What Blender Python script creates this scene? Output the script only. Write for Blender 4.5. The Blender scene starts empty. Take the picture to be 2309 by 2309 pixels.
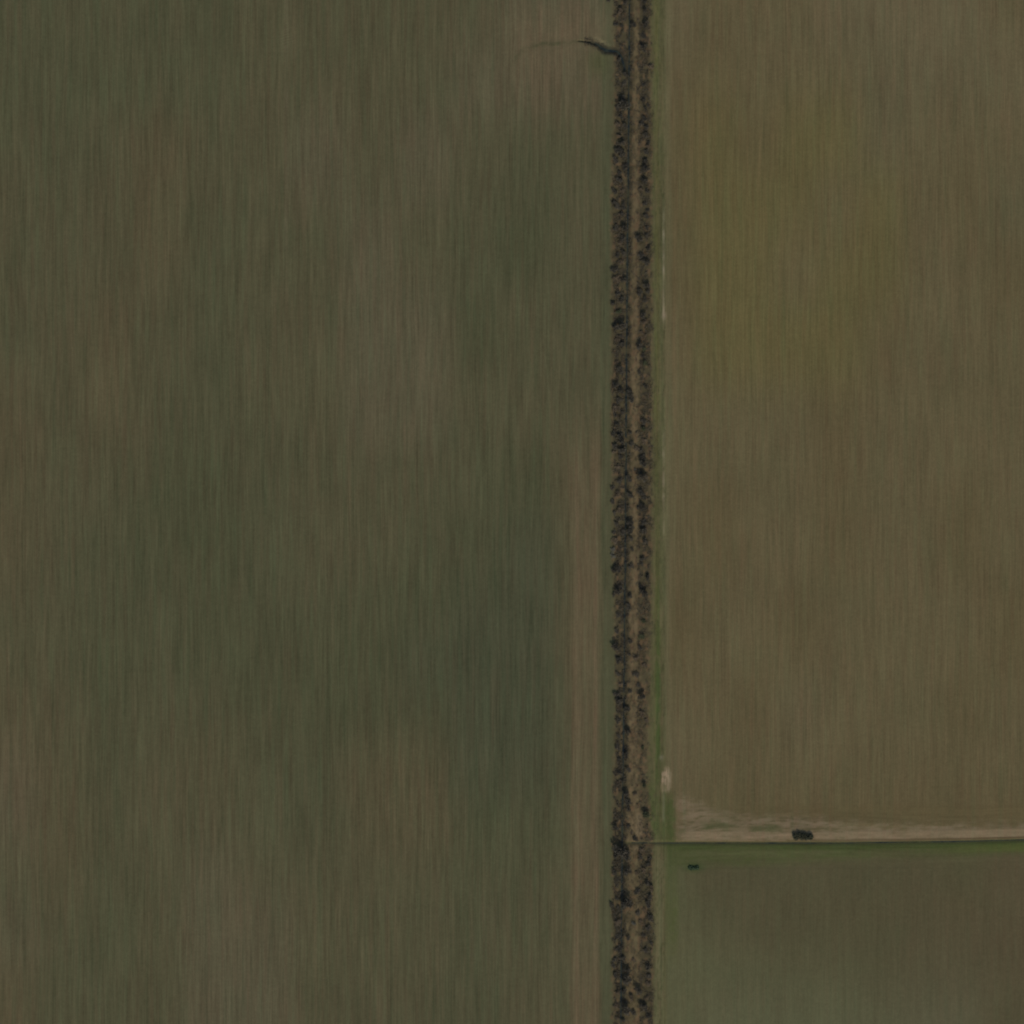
import bpy, math, random
import numpy as np
from mathutils import Vector

# ------------------------------------------------------------------ scale and survey
# The plan was surveyed in plan units ("u", 2309 across); 1 u = 0.35 m, x east, y north.
S = 0.35
CX = CY = 1154.5
def wx(u): return (np.asarray(u, float) - CX) * S
def wy(v): return (CY - np.asarray(v, float)) * S
def ux(x): return np.asarray(x, float) / S + CX
def uy(y): return CY - np.asarray(y, float) / S

rng = np.random.default_rng(11)
random.seed(11)
col = bpy.context.scene.collection
scene = bpy.context.scene

# ------------------------------------------------------------------ light calibration
SUN_EL, SUN_AZ = math.radians(38), math.radians(165)
KR, KG, KB = 0.765, 0.80, 0.885          # outgoing radiance per unit albedo on open ground
def lin(c):
    c = np.asarray(c, float) / 255.0
    return np.where(c <= 0.04045, c / 12.92, ((c + 0.055) / 1.055) ** 2.4)
KV = np.array([KR, KG, KB])
def alb(c): return lin(c) / KV

# ------------------------------------------------------------------ value noise
LAT = rng.random((256, 256))
def vn(x, y):
    x = np.asarray(x, float); y = np.asarray(y, float)
    xi = np.floor(x).astype(int); yi = np.floor(y).astype(int)
    fx = x - xi; fy = y - yi
    fx = fx * fx * (3 - 2 * fx); fy = fy * fy * (3 - 2 * fy)
    a = LAT[xi % 256, yi % 256]; b = LAT[(xi + 1) % 256, yi % 256]
    c = LAT[xi % 256, (yi + 1) % 256]; d = LAT[(xi + 1) % 256, (yi + 1) % 256]
    return (a * (1 - fx) + b * fx) * (1 - fy) + (c * (1 - fx) + d * fx) * fy
def fbm(x, y, o=3):
    s = 0; w = 0.5; t = 0
    for i in range(o):
        s = s + w * vn(x + 31.7 * i, y + 17.3 * i); t += w; x = x * 2.03; y = y * 2.03; w *= 0.5
    return s / t
def sm(e0, e1, x):
    t = np.clip((x - e0) / (e1 - e0), 0, 1)
    return t * t * (3 - 2 * t)
def band(x, a, b, s=4):
    return sm(a - s, a + s, x) * (1 - sm(b - s, b + s, x))

# ------------------------------------------------------------------ broad tones of the fields
P = {'G': (72, 72, 52), 'D': (69, 70, 52), 'g': (75, 74, 54), 'n': (78, 75, 55), 'b': (81, 75, 55),
     'L': (84, 79, 60), 'R': (88, 80, 61),
     'T': (90, 82, 59), 'O': (91, 84, 55), 'B': (87, 78, 55), 'W': (93, 85, 63), 'X': (88, 82, 60)}
def anchors(xs, ys, rows, pal=P):
    out = []
    for y, r in zip(ys, rows):
        for x, c in zip(xs, r.split() if ' ' in r else r):
            out.append((x, y) + tuple(pal[c]))
    return np.array(out, float)
K = 2309 / 1932.0
W_A = anchors([30*K,110*K,200*K,300*K,400*K,500*K,600*K,700*K,800*K,900*K,1000*K,1100*K],
    [y*K for y in (30,130,300,460,620,780,900,1050,1150,1250,1350,1450,1550,1650,1750,1850)],
    ['gggggnnnnnLL','gggggnnnnLRR','ngnbnnLnLngn','nnnbgnnLngGn','nnbngnnLLGnn','bnbngnnLLnnn',
     'bnnGGgnnngGb','bngGGgnngGDb','nnggGggGGDDb','ngGgGGGGDDDb','bngngGGGGDDn','RbgnbngbbDDn',
     'LbnnnggbbGGn','nbgnLnnnnggn','LngnLLnnngnn','bggnLLnnngnn'])
E_A = anchors([x*K for x in (1270,1350,1430,1500,1580,1660,1740,1820,1900)],
    [y*K for y in (30,130,250,400,500,650,800,1000,1200,1350,1450,1530)],
    ['WTTTWWWWT','TBTTTXWXW','BOBOOXTTT','BOOOTOTBX','BOOTOOTTB','TOOOOBTTT','TTTTBTTTT','TBTTBTTBT',
     'BTTBTTTTB','TTBWTTTBT','WTTTTTTTT','BBBBBBBBB'])
P2 = {'g': (75, 75, 52), 'd': (77, 73, 53), 'b': (80, 73, 54), 'l': (83, 82, 59), 'L': (86, 86, 64), 'W': (87, 85, 65)}
S_A = anchors([x*K for x in (1270,1350,1430,1500,1580,1660,1740,1820,1900)],
    [y*K for y in (1640,1690,1750,1800,1850,1900)],
    ['gddddddgb','ldddddbbb','lddddddbb','llddddbbb','llllldddb','lLLLLLWWd'], P2)
def field_tone(u, v, A, sx=62, sy=105):
    out = np.zeros(u.shape + (3,)); w = np.zeros(u.shape)
    uu = np.clip(u, -60, 2370); vv = np.clip(v, -60, 2370)
    for ax, ay, r, g, b in A:
        k = np.exp(-((uu - ax) / sx) ** 2 - ((vv - ay) / sy) ** 2)
        w += k
        out[..., 0] += k * r; out[..., 1] += k * g; out[..., 2] += k * b
    return out / np.maximum(w, 1e-12)[..., None]

def ditch_u(v): return np.interp(v, [-4000, 0, 660, 1100, 1500, 1900, 2309, 7000], [1421, 1420, 1414, 1411, 1408, 1403, 1400, 1392])
def ditch_v(u): return np.interp(u, [1400, 1900, 2150, 2309, 9000], [1901, 1901, 1898, 1894, 1880])
def belt_w(v): return np.interp(v, [0, 250, 430, 900, 1330, 1560, 1900, 2300], [1383, 1385, 1378, 1378, 1384, 1388, 1380, 1381])
def belt_e(v): return np.interp(v, [0, 250, 430, 900, 1330, 1500, 1750, 1900, 2300], [1466, 1468, 1470, 1470, 1470, 1466, 1460, 1472, 1474])

GULLY = [(1305, 92), (1328, 94), (1349, 101), (1364, 113), (1392, 115), (1402, 130), (1410, 160)]
GW = [1.0, 2.5, 5.0, 7.5, 6.5, 8, 6.5]
RILL = [(1165, 132), (1180, 112), (1215, 101), (1262, 98), (1310, 92)]
def polydist(u, v, pts, ws=None):
    best = np.full(np.shape(u), 1e9); bw = np.ones(np.shape(u))
    for i in range(len(pts) - 1):
        (x0, y0), (x1, y1) = pts[i], pts[i + 1]
        dx, dy = x1 - x0, y1 - y0
        t = np.clip(((u - x0) * dx + (v - y0) * dy) / (dx * dx + dy * dy), 0, 1)
        d = np.hypot(u - x0 - t * dx, v - y0 - t * dy)
        if ws: 
            w = ws[i] * (1 - t) + ws[i + 1] * t
            d = d / w
        best = np.minimum(best, d)
    return best

def mix(c, target, m):
    return c * (1 - m[..., None]) + np.array(target, float) * m[..., None]

def tone(x, y):
    """base tone of the ground at world x, y (numpy arrays), in display values"""
    u = ux(x); v = uy(y)
    jx = (fbm(u / 9, v / 22, 3) - .5) * 9; jy = (fbm(u / 30 + 50, v / 10, 3) - .5) * 7
    U = u + jx; V = v + jy
    far = sm(2500, 4200, np.maximum(np.abs(u - CX), np.abs(v - CY)) + CX)
    c = field_tone(u, v, W_A)
    m = np.exp(-((u - 646 - 2 * jx * .2) / 4.5) ** 2) * (1 - sm(560, 720, v)) * (.15 + .7 * vn(u * 0 + 4, v / 45))
    c = mix(c, (94, 88, 68), np.clip(m, 0, 1) * .8)
    # brown headland along the west side of the tree belt
    m = band(u, 1286, 1352, 9) * sm(860, 1120, v) * 0.75
    c = mix(c, (89, 80, 60), m)
    m = (band(u, 1297, 1306, 5) + band(u, 1338, 1347, 5)) * sm(950, 1200, v) * (.35 + .5 * vn(u * 0 + 3, v / 60))
    c = mix(c, (96, 84, 64), m)
    m = band(u, 1356, belt_w(v) + 3, 8) * .8
    c = mix(c, (73, 74, 54), m)
    # dry shoulder round the head of the gully
    m = np.exp(-((u - 1275) / 115) ** 2 - ((v - 62) / 62) ** 2) * .75 + np.exp(-((u - 1215) / 60) ** 2 - ((v - 140) / 45) ** 2) * .4
    c = mix(c, (96, 85, 65), np.clip(m, 0, 1) * (.15 + 1.35 * fbm(u / 16, v / 20, 4)))
    m = np.exp(-((u - 1350) / 26) ** 2 - ((v - 140) / 30) ** 2) * .8
    c = mix(c, (72, 74, 50), m)
    e = field_tone(u, v, E_A)
    s = field_tone(u, v, S_A)
    east = sm(1494, 1506, u + jx * .3)
    south = sm(1897, 1903, V * 0 + v)
    south2 = (v > ditch_v(u)).astype(float)
    es = e * (1 - south2[..., None]) + s * south2[..., None]
    c = c * (1 - east[..., None]) + es * east[..., None]
    # grass verge east of the belt
    bw, be = belt_w(v), belt_e(v)
    m = band(u, be - 3, 1502, 4)
    c = mix(c, (84, 82, 56), m * .9)
    c = mix(c, (92, 88, 64), band(u, 1497, 1513, 5) * .55 * (1 - sm(1600, 1750, v)))
    m = band(U, 1476, 1486, 4) * (.35 + .6 * vn(u / 40, v / 70)) * (1 - sm(1650, 1900, v))
    c = mix(c, (80, 82, 46), m * .5)
    jj = (fbm(u / 5 + 8, v / 7 + 3, 2) - .5) * 16
    m = band(u + jx * .2, 1479, 1489, 4) * sm(1180, 1560, v) * (1 - sm(1740, 1800, v)) * (.6 + .5 * vn(u / 20, v / 25))
    c = mix(c, (65, 76, 43), np.clip(m, 0, 1) * .85)
    m = band(u + jx * .8 + jj * .5, 1500, 1521, 7) * sm(1770, 1815, V) * (1 - sm(1895, 1990, v)) * (.25 + 1.1 * fbm(u / 6, v / 9, 3))
    c = mix(c, (69, 76, 45), np.clip(m, 0, .85))
    m = band(U, 1450, 1500, 8) * band(V, 1770, 1892, 16) * .8 * (.6 + .6 * vn(u / 12, v / 12))
    c = mix(c, (75, 82, 50), np.clip(m, 0, 1))
    m = band(u, 1502, 1528, 7) * sm(1890, 1960, v) * (1 - sm(2080, 2200, v)) * (.4 + .6 * vn(u / 12, v / 40))
    c = mix(c, (73, 78, 48), np.clip(m * (.4 + fbm(u / 6, v / 9, 3)), 0, 1))
    m = band(u, 1474, 1497, 4) * sm(1900, 1960, v)
    c = mix(c, (88, 85, 61), m * .85)
    m = band(u, be, 1500, 4) * sm(.5, .75, fbm(u / 5 + 3, v / 14 + 8, 3)) * .55
    c = mix(c, (90, 82, 60), m)
    m = band(u, be, 1500, 4) * sm(.55, .8, fbm(u / 4 + 33, v / 10 + 5, 3)) * .6
    c = mix(c, (68, 70, 46), m)
    # faint pale wheel line
    m = band(u, 1494, 1498.5, 2.2) * (band(v, 470, 720, 30) * .8 + band(v, 980, 1200, 30) * .55) * (.25 + 1.0 * vn(u * 0, v / 16))
    c = mix(c, (128, 119, 97), np.clip(m * 1.15, 0, 1))
    m = np.exp(-((u - 1497) / 5) ** 2 - ((v - 711) / 8) ** 2)
    c = mix(c, (122, 112, 92), m)
    # pale bare patch and its tail
    st = .55 + .9 * (vn(u / 2.6 + 9, v / 16) - .3)
    m = band(U, 1491, 1512, 3) * band(V, 1742, 1786, 6) + band(U, 1497, 1508, 3) * band(V, 1730, 1750, 5)
    c = mix(c, (134, 118, 96), np.clip(m * st * (.3 + 1.2 * fbm(u / 3, v / 8 + 4, 2)), 0, 1))
    m = band(u, 1493, 1499, 2) * band(V, 1786, 1850, 8) * .6
    c = mix(c, (110, 106, 82), m)
    m = np.exp(-((u - 1491) / 5) ** 2 - ((v - 1708) / 6) ** 2) * .8
    c = mix(c, (108, 106, 86), m)
    # pale trampled earth and farm track north of the cross ditch
    top = np.interp(u, [1520, 1535, 1560, 1600, 1660, 1700, 1790, 1850, 1900, 2000, 2309], [1786, 1792, 1802, 1826, 1840, 1838, 1832, 1843, 1854, 1861, 1863])
    dv = ditch_v(u)
    k2 = (fbm(u / 18 + 4, v / 6 + 9, 4) - .5) * 34
    m = sm(top - 12, top + 12, V + k2) * (v < dv - 4) * sm(1516, 1544, U + k2 * .5)
    c = mix(c, (107, 95, 75), np.clip(m * (.15 + 1.3 * fbm(u / 24, v / 5, 4)), 0, 1))
    c = mix(c, (80, 74, 52), m * sm(.56, .72, fbm(u / 12 + 77, v / 4 + 5, 3)) * .7 * (1 - .6 * sm(1850, 2000, u)))
    hl = band(v, dv - 25, dv - 9, 3) * sm(1525, 1545, U)
    c = mix(c, (118, 103, 81), np.clip(hl * (.05 + 1.1 * fbm(u / 26, v / 4, 3)), 0, 1))
    c = mix(c, (120, 106, 82), hl * sm(1900, 2300, u) * .45)
    for (a, b, p, q, k) in ((1585, 1640, 1856, 1870, .9), (1690, 1765, 1862, 1876, .75), (1540, 1552, 1824, 1836, .6), (1646, 1662, 1860, 1868, .6), (1533, 1545, 1868, 1882, .6), (1600, 1625, 1846, 1856, .5)):
        m = band(U + jy, a, b, 7) * band(V + jx * .6, p, q, 4) * k * (.5 + .8 * vn(u / 7, v / 4))
        c = mix(c, (74, 74, 50), np.clip(m, 0, 1))
    m = band(v, 1815, 1842, 8) * sm(1640, 1720, u) * .5
    c = mix(c, (85, 76, 53), m)
    # green headland south of the cross ditch
    lo = np.interp(u, [1520, 1700, 1800, 2000, 2150, 2309], [1956, 1952, 1945, 1935, 1932, 1925])
    m = (1 - sm(lo - 22, lo + 14, V)) * (v > dv - 2) * sm(1500, 1520, u)
    c = mix(c, (71, 75, 47), np.clip(m * (.35 + 1.1 * fbm(u / 26, v / 5, 3)), 0, .95))
    m = band(v, dv + 4, dv + 15, 4) * (.1 + .9 * fbm(u / 30, v / 4, 3)) * sm(1510, 1530, u)
    c = mix(c, (64, 73, 41), m)
    m = band(v, dv + 8, dv + 26, 5) * sm(2030, 2309, u)
    c = mix(c, (76, 82, 46), m * .8)
    m = band(V, 1920, 1928, 3) * band(u, 1560, 1960, 40) * vn(u / 40, v / 3)
    c = mix(c, (90, 90, 62), m * .4)
    m = np.exp(-((u - 1564) / 20) ** 2 - ((v - 1956) / 9) ** 2) * .8
    c = mix(c, (56, 70, 42), m)
    # tree belt: dark scrub rows, dry grass between them
    n1 = fbm(u / 7, v / 11, 3); n2 = fbm(u / 5 + 40, v / 8, 2)
    jj = (fbm(u / 5 + 8, v / 7 + 3, 2) - .5) * 16
    bm = band(u + jx * .6 + jj * .7, bw, be, 7)
    base = np.array([80, 72, 53.]) * (0.78 + .46 * n1[..., None])
    c = c * (1 - bm[..., None]) + base * bm[..., None]
    du = ditch_u(v)
    wrow = band(u + jx * .3, bw + 3, du + 8, 5); erow = band(u + jx * .3, 1442, be - 4, 5) * (1 - .45 * band(v, 1400, 1860, 60))
    m = np.clip(wrow + erow, 0, 1) * (.55 + .5 * n2)
    c = mix(c, (66, 61, 46), np.clip(m, 0, 1))
    m = band(u + jx * .6 + jj * .5, du + 11, 1440, 5) * bm * (-.75 + 2.5 * fbm(u / 5 + 7, v / 11, 3)) * (1 - .35 * sm(1900, 1960, v))
    c = mix(c, (102, 89, 67), np.clip(m, 0, 1) * .85 * (1 - .45 * sm(1900, 1940, v)) * (1 - .4 * (1 - sm(60, 200, v))))
    m = bm * sm(.62, .78, vn(u / 6 + 90, v / 7 + 12)) * .7
    c = mix(c, (94, 77, 58), m)
    m = band(u + jx * .3, 1434, 1450, 4) * band(V, 1835, 1888, 8)
    c = mix(c, (112, 98, 76), m * .7)
    # gully
    dr = polydist(u + jx * .6, v + jy * 1.3, RILL)
    c = mix(c, (69, 69, 49), np.exp(-(dr / 5.0) ** 2) * (-.15 + 1.0 * fbm(u / 10, v / 8, 2)))
    m = .8 * np.exp(-((u - 1356) / 15) ** 2 - ((v - 94 - (u - 1356) * .45) / 6) ** 2)  # pale north-east bank: the sunlit wall of the gully, put into the colour
    c = mix(c, (128, 118, 88), m * .75)
    dg = polydist(u + jj * .35, v + jy * .7, GULLY, GW)
    c = mix(c, (44, 45, 38), (1 - sm(.3, 1.7, dg)) * (.6 + .5 * fbm(u / 6, v / 4, 2)))
    # ditch banks
    c = mix(c, (58, 57, 43), np.exp(-((u - du) / 4.0) ** 2) * .55)
    m = np.exp(-((v - dv) / 3.2) ** 2) * sm(1398, 1412, u)
    c = mix(c, (66, 66, 45), m * .7)
    c = mix(c, (70, 60, 44), band(v, dv - 8, dv - 4, 1.5) * sm(1560, 2200, u) * .8)
    # beyond the survey: patchwork of the same farmland
    pf = np.floor(vn(u / 2600 + 3, v / 2600 + 8) * 6) / 6
    c = c * (1 - (far * .12 * pf)[..., None])
    return c

def height(x, y):
    u = ux(x); v = uy(y)
    h = (vn(x / 190 + 5, y / 260 + 9) - .5) * 1.2
    du = ditch_u(v)
    h = h - 1.0 * np.exp(-((u - du) / 6.5) ** 2)
    dv = ditch_v(u)
    h = h - .6 * np.exp(-((v - dv) / 4.5) ** 2) * sm(1400, 1412, u)
    dg = polydist(u, v, GULLY, GW)
    h = h - 1.1 * (1 - sm(.1, 1.7, dg)) * (.8 + .4 * vn(x / 2, y / 2))
    bm = band(u, belt_w(v), belt_e(v), 5) 
    h = h + bm * (fbm(x / 2.2, y / 2.6, 2) - .5) * .5
    return h

# ------------------------------------------------------------------ node helpers
def new_mat(name, rough=1.0, spec=0.0):
    m = bpy.data.materials.new(name); m.use_nodes = True
    nt = m.node_tree; b = nt.nodes['Principled BSDF']
    b.inputs['Roughness'].default_value = rough
    b.inputs['Specular IOR Level'].default_value = spec
    return m, nt, b
def N(nt, t, **kw):
    n = nt.nodes.new(t)
    for k, v in kw.items(): setattr(n, k, v)
    return n

def soil_mat():
    m, nt, b = new_mat('soil_and_crop')
    L = nt.links.new
    at = N(nt, 'ShaderNodeAttribute', attribute_name='tone')
    dr = N(nt, 'ShaderNodeAttribute', attribute_name='rows')     # x: 0 rows run north-south, 1 east-west ; y: strength
    sp = N(nt, 'ShaderNodeSeparateColor'); L(dr.outputs['Color'], sp.inputs[0])
    tc = N(nt, 'ShaderNodeTexCoord')
    # slight wander of the drill rows
    wn = N(nt, 'ShaderNodeTexNoise'); wn.inputs['Scale'].default_value = .011; wn.inputs['Detail'].default_value = 1
    L(tc.outputs['Object'], wn.inputs['Vector'])
    ws = N(nt, 'ShaderNodeVectorMath', operation='SUBTRACT'); ws.inputs[1].default_value = (.5, .5, .5)
    L(wn.outputs['Color'], ws.inputs[0])
    wm = N(nt, 'ShaderNodeVectorMath', operation='MULTIPLY'); wm.inputs[1].default_value = (2.5, 9, 0)
    L(ws.outputs[0], wm.inputs[0])
    wa = N(nt, 'ShaderNodeVectorMath', operation='ADD'); L(tc.outputs['Object'], wa.inputs[0]); L(wm.outputs[0], wa.inputs[1])
    def stretched(sx, sy, det, off, rough=.55):
        mp = N(nt, 'ShaderNodeMapping'); mp.inputs['Scale'].default_value = (sx, sy, 0); mp.inputs['Location'].default_value = off
        L(wa.outputs[0], mp.inputs['Vector'])
        n = N(nt, 'ShaderNodeTexNoise'); n.inputs['Scale'].default_value = 1; n.inputs['Detail'].default_value = det
        n.inputs['Roughness'].default_value = rough
        L(mp.outputs[0], n.inputs['Vector']); return n
    def centred(sock, k):
        a = N(nt, 'ShaderNodeMath', operation='SUBTRACT'); L(sock, a.inputs[0]); a.inputs[1].default_value = .5
        c = N(nt, 'ShaderNodeMath', operation='MULTIPLY'); L(a.outputs[0], c.inputs[0]); c.inputs[1].default_value = k
        return c.outputs[0]
    def add(p, q):
        a = N(nt, 'ShaderNodeMath', operation='ADD'); L(p, a.inputs[0]); L(q, a.inputs[1]); return a.outputs[0]
    def mul(p, q):
        a = N(nt, 'ShaderNodeMath', operation='MULTIPLY'); L(p, a.inputs[0])
        if isinstance(q, float): a.inputs[1].default_value = q
        else: L(q, a.inputs[1])
        return a.outputs[0]
    ns = add(centred(stretched(.075, .0065, 2, (3, 1, 0)).outputs[0], .30), add(centred(stretched(.3, .014, 2, (13, 5, 0)).outputs[0], .56), centred(stretched(.85, .03, 2, (1, 9, 0)).outputs[0], .62)))
    ew = add(centred(stretched(.006, .1, 2, (7, 2, 0)).outputs[0], .55), centred(stretched(.02, .42, 2, (2, 4, 0)).outputs[0], .55))
    mx = N(nt, 'ShaderNodeMix', data_type='FLOAT'); L(sp.outputs[0], mx.inputs[0]); L(ns, mx.inputs[2]); L(ew, mx.inputs[3])
    # sprayer tramlines: pairs of wheelings every 24 m
    sx = N(nt, 'ShaderNodeSeparateXYZ'); L(wa.outputs[0], sx.inputs[0])
    def wheel(off):
        a = N(nt, 'ShaderNodeMath', operation='ADD'); L(sx.outputs[0], a.inputs[0]); a.inputs[1].default_value = off
        p = N(nt, 'ShaderNodeMath', operation='PINGPONG'); L(a.outputs[0], p.inputs[0]); p.inputs[1].default_value = 12
        q = N(nt, 'ShaderNodeMapRange'); L(p.outputs[0], q.inputs[0]); q.inputs[1].default_value = .35; q.inputs[2].default_value = .9
        q.inputs[3].default_value = 1; q.inputs[4].default_value = 0; return q.outputs[0]
    tr = add(wheel(0), wheel(2.2))
    brk = N(nt, 'ShaderNodeMapRange'); L(stretched(.03, .012, 2, (40, 3, 0)).outputs[0], brk.inputs[0]); brk.inputs[1].default_value = .4; brk.inputs[2].default_value = .65
    inv = N(nt, 'ShaderNodeMath', operation='SUBTRACT'); inv.inputs[0].default_value = 1; L(sp.outputs[0], inv.inputs[1])
    tr = mul(mul(mul(tr, brk.outputs[0]), inv.outputs[0]), -.09)
    st = mul(add(mx.outputs[0], tr), sp.outputs[1])
    blot = centred(stretched(.03, .022, 3, (4, 4, 0)).outputs[0], .22)
    grain = centred(stretched(.75, .6, 2, (8, 1, 0), .7).outputs[0], .38)
    pix = centred(stretched(.25, .22, 2, (5, 1, 0), .6).outputs[0], .26)
    tot = add(add(st, blot), add(grain, pix))
    one = N(nt, 'ShaderNodeMath', operation='ADD'); L(tot, one.inputs[0]); one.inputs[1].default_value = 1.0
    vm = N(nt, 'ShaderNodeVectorMath', operation='SCALE'); L(at.outputs['Color'], vm.inputs[0]); L(one.outputs[0], vm.inputs['Scale'])
    # hue drift: bare brown soil between greener stands
    hn = add(mul(centred(stretched(.3, .011, 2, (21, 8, 0)).outputs[0], 1.0), sp.outputs[1]), centred(stretched(.05, .04, 3, (2, 17, 0)).outputs[0], .3))
    tint = N(nt, 'ShaderNodeCombineXYZ')
    def lin1(k):
        a = N(nt, 'ShaderNodeMath', operation='MULTIPLY_ADD'); L(hn, a.inputs[0]); a.inputs[1].default_value = k; a.inputs[2].default_value = 1.0; return a.outputs[0]
    L(lin1(.24), tint.inputs[0]); L(lin1(-.12), tint.inputs[1]); L(lin1(-.04), tint.inputs[2])
    vt = N(nt, 'ShaderNodeVectorMath', operation='MULTIPLY'); L(vm.outputs[0], vt.inputs[0]); L(tint.outputs[0], vt.inputs[1])
    L(vt.outputs[0], b.inputs['Base Color'])
    return m
SOIL = soil_mat()

def leaf_mat(name, c1, c2, trans=0.0):
    m, nt, b = new_mat(name, .8, .15)
    L = nt.links.new
    oi = N(nt, 'ShaderNodeObjectInfo'); ge = N(nt, 'ShaderNodeNewGeometry')
    n = N(nt, 'ShaderNodeTexNoise'); n.inputs['Scale'].default_value = 1.6; n.inputs['Detail'].default_value = 2
    L(ge.outputs['Position'], n.inputs['Vector'])
    ri = N(nt, 'ShaderNodeMath', operation='MULTIPLY_ADD'); L(ge.outputs['Random Per Island'], ri.inputs[0]); ri.inputs[1].default_value = .6
    s = N(nt, 'ShaderNodeMath', operation='MULTIPLY_ADD'); L(oi.outputs['Random'], s.inputs[0]); s.inputs[1].default_value = .5
    s2 = N(nt, 'ShaderNodeMath', operation='SUBTRACT'); L(n.outputs[0], s2.inputs[0]); s2.inputs[1].default_value = .45
    L(s2.outputs[0], s.inputs[2]); L(s.outputs[0], ri.inputs[2])
    mx = N(nt, 'ShaderNodeMix', data_type='RGBA'); mx.clamp_factor = True
    L(ri.outputs[0], mx.inputs[0]); mx.inputs[6].default_value = (*c1, 1); mx.inputs[7].default_value = (*c2, 1)
    L(mx.outputs[2], b.inputs['Base Color'])
    return m
M = {
 'dark': leaf_mat('dark_thorn_foliage', (.034, .032, .023), (.092, .077, .052)),
 'brown': leaf_mat('russet_foliage', (.085, .062, .036), (.15, .112, .068)),
 'green': leaf_mat('dull_green_foliage', (.032, .040, .018), (.085, .085, .042)),
 'pale': leaf_mat('pale_twiggy_crown', (.09, .085, .06), (.15, .135, .10)),
 'scrub': leaf_mat('low_scrub_twigs', (.052, .046, .031), (.105, .086, .057)),
 'dry': leaf_mat('dry_grass_blades', (.09, .07, .04), (.20, .155, .095)),
 'verge': leaf_mat('verge_grass_blades', (.055, .07, .025), (.12, .115, .055)),
 'thicket': leaf_mat('olive_thicket_leaves', (.045, .048, .025), (.10, .094, .054)),
 'verge_dark': leaf_mat('deep_green_leaves', (.05, .08, .04), (.07, .10, .05)),
 'bark': leaf_mat('bark', (.05, .04, .03), (.10, .08, .06)),
}
def water_mat():
    m, nt, b = new_mat('still_ditch_water', .3, .25)
    L = nt.links.new
    tc = N(nt, 'ShaderNodeTexCoord'); n = N(nt, 'ShaderNodeTexNoise'); n.inputs['Scale'].default_value = .35; n.inputs['Detail'].default_value = 3
    L(tc.outputs['Object'], n.inputs['Vector'])
    r = N(nt, 'ShaderNodeValToRGB'); r.color_ramp.elements[0].position = .38; r.color_ramp.elements[1].position = .62
    r.color_ramp.elements[0].color = (.012, .018, .018, 1); r.color_ramp.elements[1].color = (.035, .042, .026, 1)
    L(n.outputs[0], r.inputs[0]); L(r.outputs[0], b.inputs['Base Color'])
    bp = N(nt, 'ShaderNodeBump'); bp.inputs['Strength'].default_value = .15; n2 = N(nt, 'ShaderNodeTexNoise'); n2.inputs['Scale'].default_value = 2.5
    L(tc.outputs['Object'], n2.inputs['Vector']); L(n2.outputs[0], bp.inputs['Height']); L(bp.outputs[0], b.inputs['Normal'])
    return m
WATER = water_mat()

# ------------------------------------------------------------------ mesh helpers
def mesh_np(name, verts, faces, mat, smooth=False):
    verts = np.asarray(verts, np.float32); faces = np.asarray(faces, np.int32)
    me = bpy.data.meshes.new(name); k = faces.shape[1]
    me.vertices.add(len(verts)); me.vertices.foreach_set('co', verts.ravel())
    me.loops.add(faces.size); me.loops.foreach_set('vertex_index', faces.ravel())
    me.polygons.add(len(faces)); me.polygons.foreach_set('loop_start', np.arange(0, faces.size, k, dtype=np.int32))
    me.polygons.foreach_set('loop_total', np.full(len(faces), k, np.int32))
    me.update(calc_edges=True)
    if smooth: me.polygons.foreach_set('use_smooth', np.ones(len(faces), bool))
    me.materials.append(mat)
    return me
def link(name, data, parent=None):
    o = bpy.data.objects.new(name, data); col.objects.link(o)
    if parent: o.parent = parent
    return o
def tag(o, label=None, cat=None, group=None, kind=None):
    if label: o['label'] = label
    if cat: o['category'] = cat
    if group: o['group'] = group
    if kind: o['kind'] = kind
    return o

def sheet(name, X, Y, lift, label, cat):
    """a ground sheet on grids X, Y (2-D world arrays)"""
    ny, nx = X.shape
    Z = height(X, Y) + lift
    v = np.stack([X, Y, Z], -1).reshape(-1, 3)
    i = np.arange(nx * ny).reshape(ny, nx)
    f = np.stack([i[:-1, :-1], i[:-1, 1:], i[1:, 1:], i[1:, :-1]], -1).reshape(-1, 4)
    me = mesh_np(name, v, f, SOIL, True)
    t = tone(X, Y)
    a = alb(t).reshape(-1, 3)
    ca = me.color_attributes.new('tone', 'FLOAT_COLOR', 'POINT')
    ca.data.foreach_set('color', np.hstack([a, np.ones((len(a), 1))]).astype(np.float32).ravel())
    U = ux(X); V = uy(Y)
    dv = ditch_v(U)
    ew = np.clip(band(V, dv - 75, dv + 60, 22) * sm(1515, 1545, U), 0, 1)
    inb = band(U, 1372, 1474, 5)
    stg = 1 - .75 * inb
    stg = np.where(U > 1500, .75, 1.0) * stg
    stg = stg * (1 - .35 * sm(1900, 1960, V) * (U > 1500)) * np.where((U < 1500), 1.0, 1.0)
    r = np.stack([ew, stg, ew * 0, ew * 0 + 1], -1).reshape(-1, 4)
    cb = me.color_attributes.new('rows', 'FLOAT_COLOR', 'POINT')
    cb.data.foreach_set('color', r.astype(np.float32).ravel())
    o = link(name, me)
    return tag(o, label, cat, kind='structure')

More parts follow.
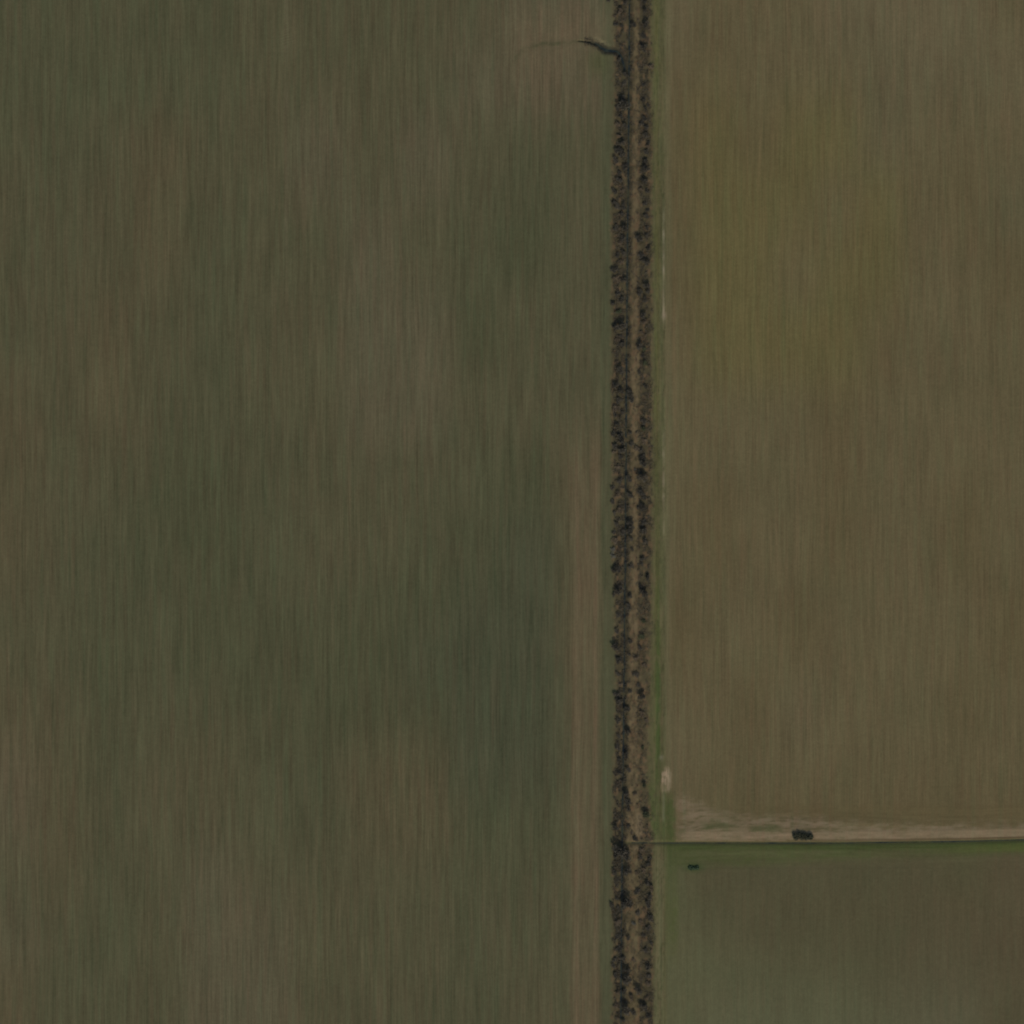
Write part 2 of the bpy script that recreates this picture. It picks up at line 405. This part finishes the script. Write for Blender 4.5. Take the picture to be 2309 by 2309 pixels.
def axis(segs):
    out = []
    for a, b, st in segs:
        n = max(1, int(round((b - a) / st))); out += list(np.linspace(a, b, n, endpoint=False))
    out.append(segs[-1][1]); return np.array(out)
ax = axis([(-9000, -3000, 600), (-3000, -900, 150), (-900, -440, 23), (-440, float(wx(1150)), 4), (float(wx(1150)), float(wx(1355)), 1.1),
           (float(wx(1355)), float(wx(1545)), .42), (float(wx(1545)), 440, 3), (440, 900, 23), (900, 3000, 150), (3000, 9000, 600)])
ay = axis([(-9000, -3000, 600), (-3000, -900, 150), (-900, -440, 23), (-440, float(wy(1980)), 1.2), (float(wy(1980)), float(wy(1780)), .5),
           (float(wy(1780)), float(wy(190)), 1.2), (float(wy(190)), float(wy(70)), .6), (float(wy(70)), 440, 1.2), (440, 900, 23), (900, 3000, 150), (3000, 9000, 600)])
X, Y = np.meshgrid(ax, ay)
sheet('ground', X, Y, 0, 'farmland soil carrying the fields, the tree belt and the ditches', 'ground')

def mapped(n, m, fu, fv):
    """grid from unit square to plan units"""
    a, b = np.meshgrid(np.linspace(0, 1, n), np.linspace(0, 1, m))
    U, V = fu(a, b), fv(a, b)
    return wx(U), wy(V)
X, Y = mapped(340, 420, lambda a, b: -110 + a * (1366 + 110 + (vn(b * 160, b * 0) - .5) * 5), lambda a, b: 2430 - b * 2560)
# the gully head cuts the field edge: keep the crop sheet west of it
edge = np.interp(uy(Y), [40, 75, 100, 150, 185], [1366, 1290, 1150, 1150, 1366])
X = np.where(ux(X) > -1e9, wx(-110 + (ux(X) + 110) * (edge + 110) / 1476.0), X)
sheet('crop_field', X, Y, .035, 'wide dull green crop field west of the tree belt, streaked north to south', 'field')
X, Y = mapped(270, 420, lambda a, b: 1512 + a * 910, lambda a, b: (1 - b) * np.interp(1512 + a * 910, [1512, 1560, 1600, 1700, 1790, 1900, 2430], [1775, 1795, 1818, 1825, 1815, 1832, 1840]) + b * -120)
sheet('stubble_field', X, Y, .035, 'tan and olive stubble field filling the north east, above the pale track', 'field')
X, Y = mapped(270, 180, lambda a, b: 1530 + a * 890, lambda a, b: (1 - b) * 2430 + b * 1958)
sheet('sown_field', X, Y, .035, 'dark olive field in the south east corner, below the green headland', 'field')
X, Y = mapped(500, 16, lambda a, b: 1545 + a * 880, lambda a, b: ditch_v(1545 + a * 880) - 9 - b * 17)
sheet('farm_track', X, Y, .03, 'pale bare farm track running east along the north side of the cross ditch', 'track')
X, Y = mapped(500, 34, lambda a, b: 1532 + a * 890, lambda a, b: ditch_v(1532 + a * 890) + 46 - b * 34)
sheet('grass_headland', X, Y, .03, 'bright green grass headland along the south side of the cross ditch', 'verge')
X, Y = mapped(36, 700, lambda a, b: belt_e(1880 - b * 2000) + 7 + a * (1508 - belt_e(1880 - b * 2000) - 7), lambda a, b: 1880 - b * 2000)
sheet('grass_verge', X, Y, .03, 'narrow greenish grass verge between the eastern shrub row and the tan field', 'verge')

# ------------------------------------------------------------------ water
def ribbon(name, pts, widths, mat, zs):
    pts = np.array(pts, float); n = len(pts)
    t = np.gradient(pts, axis=0); t /= np.linalg.norm(t, axis=1)[:, None]
    nr = np.stack([-t[:, 1], t[:, 0]], -1); w = np.array(widths)[:, None] / 2
    a = pts + nr * w; b = pts - nr * w; zs = np.array(zs)
    v = np.vstack([np.column_stack([a, zs]), np.column_stack([b, zs])])
    i = np.arange(n - 1); f = np.stack([i, i + 1, i + 1 + n, i + n], -1)
    me = mesh_np(name, v, f, mat, True)
    return link(name, me)
vv = np.arange(-200, 2520, 3.0)
wu = ditch_u(vv) + (vn(vv / 30, vv * 0 + 2) - .5) * 1.6
px, py = wx(wu), wy(vv)
zz = height(wx(ditch_u(vv)), py); zz = np.convolve(np.pad(zz, 12, 'edge'), np.ones(25) / 25, 'valid')
r = ribbon('ditch_water', np.column_stack([px, py]), .3 + 1.5 * vn(vv / 22, vv * 0 + 40), WATER, zz + .16)
tag(r, 'narrow dark water in the long north to south ditch under the western row', 'water', kind='structure')
uu = np.arange(1424, 2520, 3.0)
px, py = wx(uu), wy(ditch_v(uu) + (vn(uu / 25, uu * 0 + 7) - .5) * .8)
zz = height(px, wy(ditch_v(uu))); zz = np.convolve(np.pad(zz, 8, 'edge'), np.ones(17) / 17, 'valid')
r = ribbon('ditch_water', np.column_stack([px, py]), .2 + .7 * vn(uu / 22, uu * 0 + 44), WATER, zz + .12)
tag(r, 'thin dark water in the cross ditch beside the pale farm track', 'water', kind='structure')
g = np.array([(1340, 96.5), (1346, 99.5), (1352, 104), (1358, 110), (1365, 114), (1374, 115.5), (1384, 115), (1392, 116), (1398, 123), (1402, 131), (1406, 144), (1410, 158)])
r = ribbon('pool_water', np.column_stack([wx(g[:, 0]), wy(g[:, 1])]), np.array([.4, 1.2, 1.2, 2.4, 3.6, 3.0, 1.8, 1.4, 1.2, 1.8, 1.2, .8]), WATER, np.full(12, float(height(wx(np.array([1374.])), wy(np.array([115.5])))[0]) + .22))
tag(r, 'short black pool of water in the gully that cuts into the belt near the top', 'water', kind='structure')

# ------------------------------------------------------------------ foliage
def cards(P0, size, tilt=1.0, aspect=1.0, rs=rng):
    """small leafy facets with random orientation round points P0"""
    n = len(P0)
    a = rs.normal(size=(n, 3)); a[:, 2] *= tilt; a /= np.linalg.norm(a, axis=1)[:, None]
    b = rs.normal(size=(n, 3)); b -= (a * b).sum(1)[:, None] * a; b /= np.linalg.norm(b, axis=1)[:, None]
    s = np.asarray(size)[:, None] * np.ones((n, 1))
    q = [P0 - a * s - b * s * aspect * .55, P0 + a * s * .9 - b * s * aspect, P0 + a * s + b * s * aspect * .6, P0 - a * s * .7 + b * s * aspect]
    v = np.stack(q, 1).reshape(-1, 3)
    f = np.arange(4 * n).reshape(n, 4)
    return v, f

def crown_mesh(name, mat, seed, r=1.0, h=1.5, n=420, lobes=7, squash=.75):
    rs = np.random.default_rng(seed)
    C = []
    for i in range(lobes):
        a = rs.uniform(0, 6.28); d = r * rs.uniform(.15, .72) if i else 0
        C.append((math.cos(a) * d, math.sin(a) * d, h * rs.uniform(.35, .8), r * rs.uniform(.30, .55)))
    pts = []; per = n // lobes
    for cx, cy, cz, cr in C:
        d = rs.normal(size=(per, 3)); d /= np.linalg.norm(d, axis=1)[:, None]
        rad = cr * rs.uniform(.35, 1.08, per) ** .6
        p = d * rad[:, None] * (1, 1, squash) + (cx, cy, cz)
        pts.append(p)
    pts = np.vstack(pts); pts[:, 2] = np.maximum(pts[:, 2], .05)
    v, f = cards(pts, rs.uniform(.055, .13, len(pts)), .6, .8, rs)
    return mesh_np(name, v, f, mat)

def stems_mesh(name, seed, r=1.0, h=1.5, n=6):
    rs = np.random.default_rng(seed); V = []; F = []
    for i in range(n):
        a = rs.uniform(0, 6.28); L = h * rs.uniform(.55, .85); lean = r * rs.uniform(.15, .5) if i else .04
        k = 5; base = len(V)
        path = [(0.04 * math.cos(a), .04 * math.sin(a), -.12)] + [(math.cos(a) * lean * t ** 1.3, math.sin(a) * lean * t ** 1.3, L * t) for t in (.25, .6, 1)]
        rad = [.075, .055, .035, .012] if i == 0 else [.04, .032, .02, .008]
        for (x, y, z), q in zip(path, rad):
            for j in range(k): V.append((x + q * math.cos(j * 6.283 / k), y + q * math.sin(j * 6.283 / k), z))
        for s_ in range(3):
            for j in range(k):
                F.append((base + s_ * k + j, base + s_ * k + (j + 1) % k, base + (s_ + 1) * k + (j + 1) % k, base + (s_ + 1) * k + j))
    return mesh_np(name, V, F, M['bark'])

CROWNS = {k: [crown_mesh('crown', M[k], 100 * j + i, 1.0, 1.35 + .15 * (i % 3), 440 if k != 'pale' else 260, 6 + i % 3) for i in range(5)]
          for j, k in enumerate(('dark', 'brown', 'green', 'pale'))}
STEMS = [stems_mesh('trunk', 900 + i) for i in range(4)]

# surveyed shrubs and small trees: (u, v, size, kind); sizes s m b x z
SHRUBS = '''
1409 4 b d|1371 1 s d|1455 3 m d|1454 23 b d|1388 56 m d|1401 58 s d|1457 57 b d|1428 58 s d|1452 83 m d|1450 109 b d|1468 148 m r|1397 26 m r|1386 36 s r
1396 134 s d|1408 168 m d|1406 188 m d|1451 192 m d|1405 222 m d|1407 241 x d|1451 226 m d|1455 246 m d|1462 237 s d|1392 245 m d
1401 263 m d|1409 285 m d|1403 323 b d|1404 346 b d|1393 341 m d|1411 378 m d|1396 390 m d|1389 362 m d|1445 278 m d|1456 307 b d|1458 288 m d|1457 344 m d|1455 364 b d|1456 383 b d|1394 280 m r|1396 306 s r|1463 331 m r|1454 267 m d|1462 323 m d
1453 409 b d|1459 432 m d|1386 432 m d|1403 431 s r|1397 406 m d|1385 457 m d|1406 467 b d|1403 482 m d|1393 464 m d|1454 459 m d|1456 489 m d|1461 474 s d|1408 517 b d|1391 514 m d|1402 539 m d|1442 537 b d|1458 514 m d|1405 571 b d|1392 575 m d|1444 575 m d|1457 591 b d|1384 607 m d|1462 560 m d|1397 550 s r|1400 591 m r|1458 531 m d|1446 428 s r
1391 606 m d|1407 631 b d|1391 630 m r|1458 644 b d|1461 656 m d|1441 659 m d|1455 676 m d|1382 684 m d|1402 676 m d|1391 662 m d|1449 713 b d|1454 728 m r|1402 735 x d|1387 738 b d|1393 765 m r|1447 751 s r|1402 777 b d|1441 780 b d|1453 786 m g|1397 836 b d|1442 838 s d|1455 872 m d|1388 869 b d|1391 817 s r|1455 819 m g|1394 703 m g|1399 757 s d|1456 758 s r|1450 802 s d
1401 882 b d|1422 888 b d|1394 903 m d|1403 930 m d|1422 901 m d|1390 956 m d|1451 949 m d|1452 966 m g|1385 978 m d|1397 984 b d|1403 996 b d|1423 1000 m d|1421 976 s d|1436 976 s r|1438 1011 m r|1386 1009 m d|1403 1015 b d|1445 1015 m d|1399 1029 m d|1385 1020 s r|1449 1032 m d|1450 1046 b d|1449 1076 x d|1444 1064 m d|1397 1084 m d|1382 1101 m d|1419 1080 m d|1392 1054 m r|1432 1059 s p|1388 935 m d|1452 995 s r|1389 921 m r
1445 1113 b d|1452 1122 m d|1450 1144 b d|1441 1143 m d|1383 1132 m d|1386 1156 m d|1421 1117 m d|1422 1178 b d|1422 1196 b d|1390 1181 m d|1404 1200 m d|1386 1200 m d|1450 1178 m d|1450 1198 b d|1454 1220 m d|1423 1214 m d|1386 1219 m r|1425 1240 s d|1449 1260 m d|1448 1272 m d|1422 1276 m d|1386 1285 b d|1396 1283 b d|1382 1253 m p|1381 1240 m p|1460 1302 m d|1444 1324 m d|1453 1337 b d|1384 1341 m d|1399 1326 m d|1421 1343 m d|1395 1115 m r|1398 1150 m r
1394 1336 b d|1419 1368 m d|1394 1386 m d|1450 1399 m g|1447 1436 m g|1391 1424 m d|1388 1461 b d|1422 1445 s d|1419 1476 s d|1444 1461 m d|1431 1483 m r|1397 1489 m d|1434 1520 m d|1394 1520 m d|1397 1542 m r|1447 1570 b d|1391 1566 m d|1394 1582 b d|1422 1560 s d|1413 1601 m d|1447 1610 m r|1394 1625 m d|1417 1650 b d|1394 1660 m d|1394 1683 b d|1413 1703 b d|1396 1712 m d|1416 1737 m d|1396 1742 m d|1450 1684 m g|1441 1545 s d|1458 1625 s r|1453 1500 s r
1454 1771 b g|1413 1790 b d|1416 1806 b d|1418 1823 b d|1432 1791 s r|1457 1839 b g|1386 1868 b d|1417 1863 m d|1432 1892 m d|1397 1916 z d|1388 1930 b d|1415 1929 x d|1448 1916 m r|1445 1932 m d|1465 1937 m d|1414 1962 b d|1459 1991 b d|1462 1949 m d|1386 1966 m d|1437 2011 m d|1412 2033 x d|1380 2040 m d|1391 2026 m d|1462 2040 m d|1465 2023 m d|1468 2003 m r|1424 2039 s d|1394 2045 m d|1438 2057 m d|1434 2013 s d|1436 1968 s r|1452 1962 m r|1402 1760 s d|1425 1877 s r
1394 2077 m r|1466 2071 m d|1463 2094 m d|1394 2112 m d|1417 2115 m d|1385 2164 m d|1414 2187 b d|1411 2207 x d|1388 2199 m d|1460 2184 b d|1463 2201 m d|1440 2233 b d|1451 2268 x d|1408 2236 m d|1411 2277 b d|1428 2285 m d|1463 2291 m d|1405 2300 m d|1382 2178 m d|1423 2250 m r|1391 2239 m r|1452 2110 s d|1458 2250 s r|1430 2165 s r|1462 2218 s r|1404 2160 m d|1456 2145 m d|1444 2078 s r|1388 2268 m r|1456 2274 b d|1398 2140 m d|1468 2127 s d|1430 2083 s p
'''
rad = {'s': 1.9, 'm': 2.6, 'b': 3.3, 'x': 4.3, 'z': 5.2}
kindn = {'d': 'dark', 'r': 'brown', 'g': 'green', 'p': 'pale'}
sizew = {'s': 'low', 'm': 'small', 'b': 'rounded', 'x': 'large', 'z': 'very large'}
colw = {'d': 'dark', 'r': 'russet brown', 'g': 'dull green', 'p': 'pale grey'}
zones = [(-50, 135, 'north of the gully pool'), (135, 460, 'south of the gully pool'), (460, 720, 'beside the pale wheel line'),
         (720, 1000, 'below the pale wheel line'), (1000, 1230, 'beside the faint wheel line'), (1230, 1725, 'beside the vivid green strip'),
         (1725, 1900, 'beside the bare patch'), (1900, 2060, 'by the ditch corner'), (2060, 2400, 'beside the southeast field')]
ordw = ['northernmost', 'second', 'third', 'fourth', 'fifth', 'sixth', 'seventh', 'eighth', 'ninth', 'tenth', 'eleventh', 'twelfth', 'thirteenth',
        'fourteenth', 'fifteenth', 'sixteenth', 'seventeenth', 'eighteenth', 'nineteenth', 'twentieth']
items = []
for tok in SHRUBS.replace('\n', '|').split('|'):
    if tok.strip():
        a, b, s_, k_ = tok.split(); items.append((float(a), float(b), s_, k_))
items.sort(key=lambda t: t[1])
count = {}
keyed = []
for (u, v, s_, k_) in items:
    row = 'western' if u < 1412 + (1400 - 1420) * v / 2309 + 12 else ('middle' if u < 1437 else 'eastern')
    z = [n for a, b, n in zones if a <= v < b][0]
    big = s_ in 'xz' or (s_ == 'b' and False)
    key = (sizew[s_], k_, row, z)
    keyed.append((u, v, s_, k_, row, z, key)); count[key] = count.get(key, 0) + 1
seen = {}
for i, (u, v, s_, k_, row, z, key) in enumerate(keyed):
    j = seen.get(key, 0); seen[key] = j + 1
    tree = s_ in 'bxz'
    nm = 'small_tree' if tree else 'bush'
    noun = 'tree' if tree else 'bush'
    if count[key] == 1: desc = f'{sizew[s_]} {colw[k_]} {noun}, {row} row, {z}'
    elif j == 0: desc = f'northernmost {sizew[s_]} {colw[k_]} {noun}, {row} row, {z}'
    else: desc = f'{ordw[j]} {sizew[s_]} {colw[k_]} {noun} from north, {row} row, {z}'
    x, y = float(wx(u)) , float(wy(v))
    r = rad[s_] * random.uniform(.78, 1.22)
    hz = r * random.uniform(.7, 1.0) * (.95 if tree else .65)
    cm = CROWNS[kindn[k_]][i % 5]
    z0 = float(height(np.array([x]), np.array([y]))[0])
    o = bpy.data.objects.new(nm, None); o.empty_display_size = .5; col.objects.link(o)
    o.location = (x, y, z0); o.rotation_euler = (0, 0, random.uniform(0, 6.28)); o.scale = (r, r * random.uniform(.85, 1.15), hz)
    c = link('crown', cm, o); t = link('trunk' if tree else 'stem', STEMS[i % 4], o)
    tag(o, desc, noun, {'western': 'shrubs and small trees of the western row', 'middle': 'bushes standing between the two rows', 'eastern': 'shrubs and small trees of the eastern row'}[row])

# thicket beside the track, and the lone green shrub on the headland
def thicket(name, u, v, hu, hv, h, mat, seed, label, n=2600):
    rs = np.random.default_rng(seed)
    root = bpy.data.objects.new(name, None); col.objects.link(root)
    x, y = float(wx(u)), float(wy(v)); root.location = (x, y, float(height(np.array([x]), np.array([y]))[0]))
    a, b = hu * S, hv * S; pts = []
    lob = [(-1 + 2 * i / 14 + rs.uniform(-.05, .05), rs.uniform(-.4, .4), rs.uniform(.5, .7)) for i in range(15)]
    for lx, ly, lr in lob:
        m = n // 15; d = rs.normal(size=(m, 3)); d /= np.linalg.norm(d, axis=1)[:, None]
        q = d * (rs.uniform(.1, 1.0, m) ** .5)[:, None] * lr * b * 1.25 + (lx * (a - b * .55), ly * b, h * .55)
        q[:, 2] = np.clip(q[:, 2], .1, None); pts.append(q)
    p = np.vstack(pts); vv_, f = cards(p, rs.uniform(.16, .36, len(p)), .6, .8, rs)
    link('crown', mesh_np('crown', vv_, f, mat), root)
    for _ in range(5):
        s_ = link('stem', STEMS[_ % 4], root); s_.location = (rs.uniform(-.7, .7) * a, rs.uniform(-.4, .4) * b, 0); s_.scale = (h * .6, h * .6, h * .6)
    tag(root, label, 'thicket')
thicket('thicket', 1810, 1886, 23, 8.5, 1.9, M['thicket'], 5, 'dense dark green oblong thicket on the pale farm track beside the cross ditch', 5200)
thicket('green_shrub', 1564, 1957, 12, 4.5, .7, M['verge_dark'], 6, 'low deep green shrub alone at the corner of the green headland', 1500)

# ------------------------------------------------------------------ uncountable undergrowth and grass
def scatter(name, n, fu, v0, v1, size, hgt, mat, label, cat, tilt, thr, nsx, nsy, aspect=.8):
    v = rng.uniform(v0, v1, n); u = fu(v, rng.random(n))
    k = vn(u / nsx + 60, v / nsy + 60) > thr
    if 'eastern' in label: k &= (rng.random(n) > .55 * band(v, 1380, 1880, 60)) 
    k &= polydist(u, v, GULLY, GW) > 1.2
    k &= np.abs(u - ditch_u(v)) > 1.2
    k &= (np.abs(v - ditch_v(u)) > 4) | (u < 1410)
    u, v = u[k], v[k]; x, y = wx(u), wy(v)
    s = rng.uniform(size * .6, size * 1.4, len(u))
    z = height(x, y) + rng.uniform(.05, hgt, len(u))
    vt, f = cards(np.column_stack([x, y, z]), s, tilt, aspect)
    o = link(name, mesh_np(name, vt, f, mat)); tag(o, label, cat, kind='stuff')
scatter('undergrowth', 60000, lambda v, r: belt_w(v) - 3 + 10 * vn(v / 13, v * 0 + 71) + 7 * (rng.random(len(v)) ** 2) + r * (ditch_u(v) + 2 - belt_w(v)), -60, 2370, .26, .9, M['scrub'], 'tangled dark undergrowth filling the western row', 'undergrowth', .6, .42, 6, 9)
scatter('undergrowth', 38000, lambda v, r: 1434 + 9 * vn(v / 15, v * 0 + 21) + 5 * (rng.random(len(v)) ** 2 - rng.random(len(v)) ** 2) + r * (belt_e(v) - 1443 + 8 * vn(v / 17 + 9, v * 0 + 31)), -60, 2370, .26, .9, M['scrub'], 'tangled dark undergrowth filling the eastern row', 'undergrowth', .6, .42, 6, 9)
scatter('undergrowth', 14000, lambda v, r: ditch_u(v) + 4 + r * 32, -60, 2370, .24, .6, M['scrub'], 'scattered low scrub between the two rows', 'undergrowth', .6, .6, 5, 7)
scatter('dry_grass', 42000, lambda v, r: ditch_u(v) + 6 + r * 28, -60, 2370, .20, .35, M['dry'], 'dry straw coloured grass between the two rows', 'grass', .9, .45, 5, 18, .3)
scatter('verge_grass', 50000, lambda v, r: belt_e(v) + 1 + r * (1500 - belt_e(v)), -60, 1890, .14, .22, M['verge'], 'short rough grass on the narrow verge east of the belt', 'grass', .9, .5, 6, 30, .3)

gn = 2600; gi = rng.integers(0, len(GULLY) - 1, gn); gt = rng.random(gn); G_ = np.array(GULLY, float)
gp = G_[gi] * (1 - gt[:, None]) + G_[gi + 1] * gt[:, None] + rng.normal(size=(gn, 2)) * (6.5, 5.0)
gk = polydist(gp[:, 0], gp[:, 1], GULLY, GW) > .55; gk &= gp[:, 0] > 1318; gp = gp[gk]
gx, gy = wx(gp[:, 0]), wy(gp[:, 1])
vt, f = cards(np.column_stack([gx, gy, height(gx, gy) + rng.uniform(.05, .5, len(gp))]), rng.uniform(.12, .34, len(gp)), .7, .7)
tag(link('bank_weeds', mesh_np('bank_weeds', vt, f, M['scrub'])), 'dark straggling weeds along the lips of the short gully', 'weeds', kind='stuff')

# ------------------------------------------------------------------ world, sun, camera
w = bpy.data.worlds.new('World'); scene.world = w; w.use_nodes = True
nt = w.node_tree; bg = nt.nodes['Background']
sky = nt.nodes.new('ShaderNodeTexSky'); sky.sky_type = 'NISHITA'; sky.sun_disc = False
sky.sun_elevation = SUN_EL; sky.sun_rotation = SUN_AZ; sky.air_density = 1.0; sky.dust_density = 1.5
nt.links.new(sky.outputs[0], bg.inputs['Color']); bg.inputs['Strength'].default_value = .115
sd = bpy.data.lights.new('Sun', 'SUN'); sd.energy = 2.15; sd.angle = math.radians(.53); sd.color = (1, .955, .89)
so = bpy.data.objects.new('sun', sd); col.objects.link(so)
d = Vector((math.sin(SUN_AZ) * math.cos(SUN_EL), math.cos(SUN_AZ) * math.cos(SUN_EL), math.sin(SUN_EL)))
so.rotation_euler = d.to_track_quat('Z', 'Y').to_euler(); so.location = d * 500
cd = bpy.data.cameras.new('Camera'); cam = bpy.data.objects.new('camera', cd); col.objects.link(cam)
H = 2600.0
cam.location = (0, 0, H); cam.rotation_euler = (0, 0, 0)
cd.sensor_width = 36; cd.lens = 36 * H / (2309 * S); cd.clip_start = 1; cd.clip_end = 60000
scene.camera = cam
scene.render.engine = 'CYCLES'
scene.cycles.pixel_filter_type = 'BLACKMAN_HARRIS'; scene.cycles.filter_width = 2.0
scene.view_settings.view_transform = 'Standard'; scene.view_settings.look = 'None'; scene.view_settings.exposure = 0
scene.render.resolution_x = scene.render.resolution_y = 1024
print('THINGS', len(items))
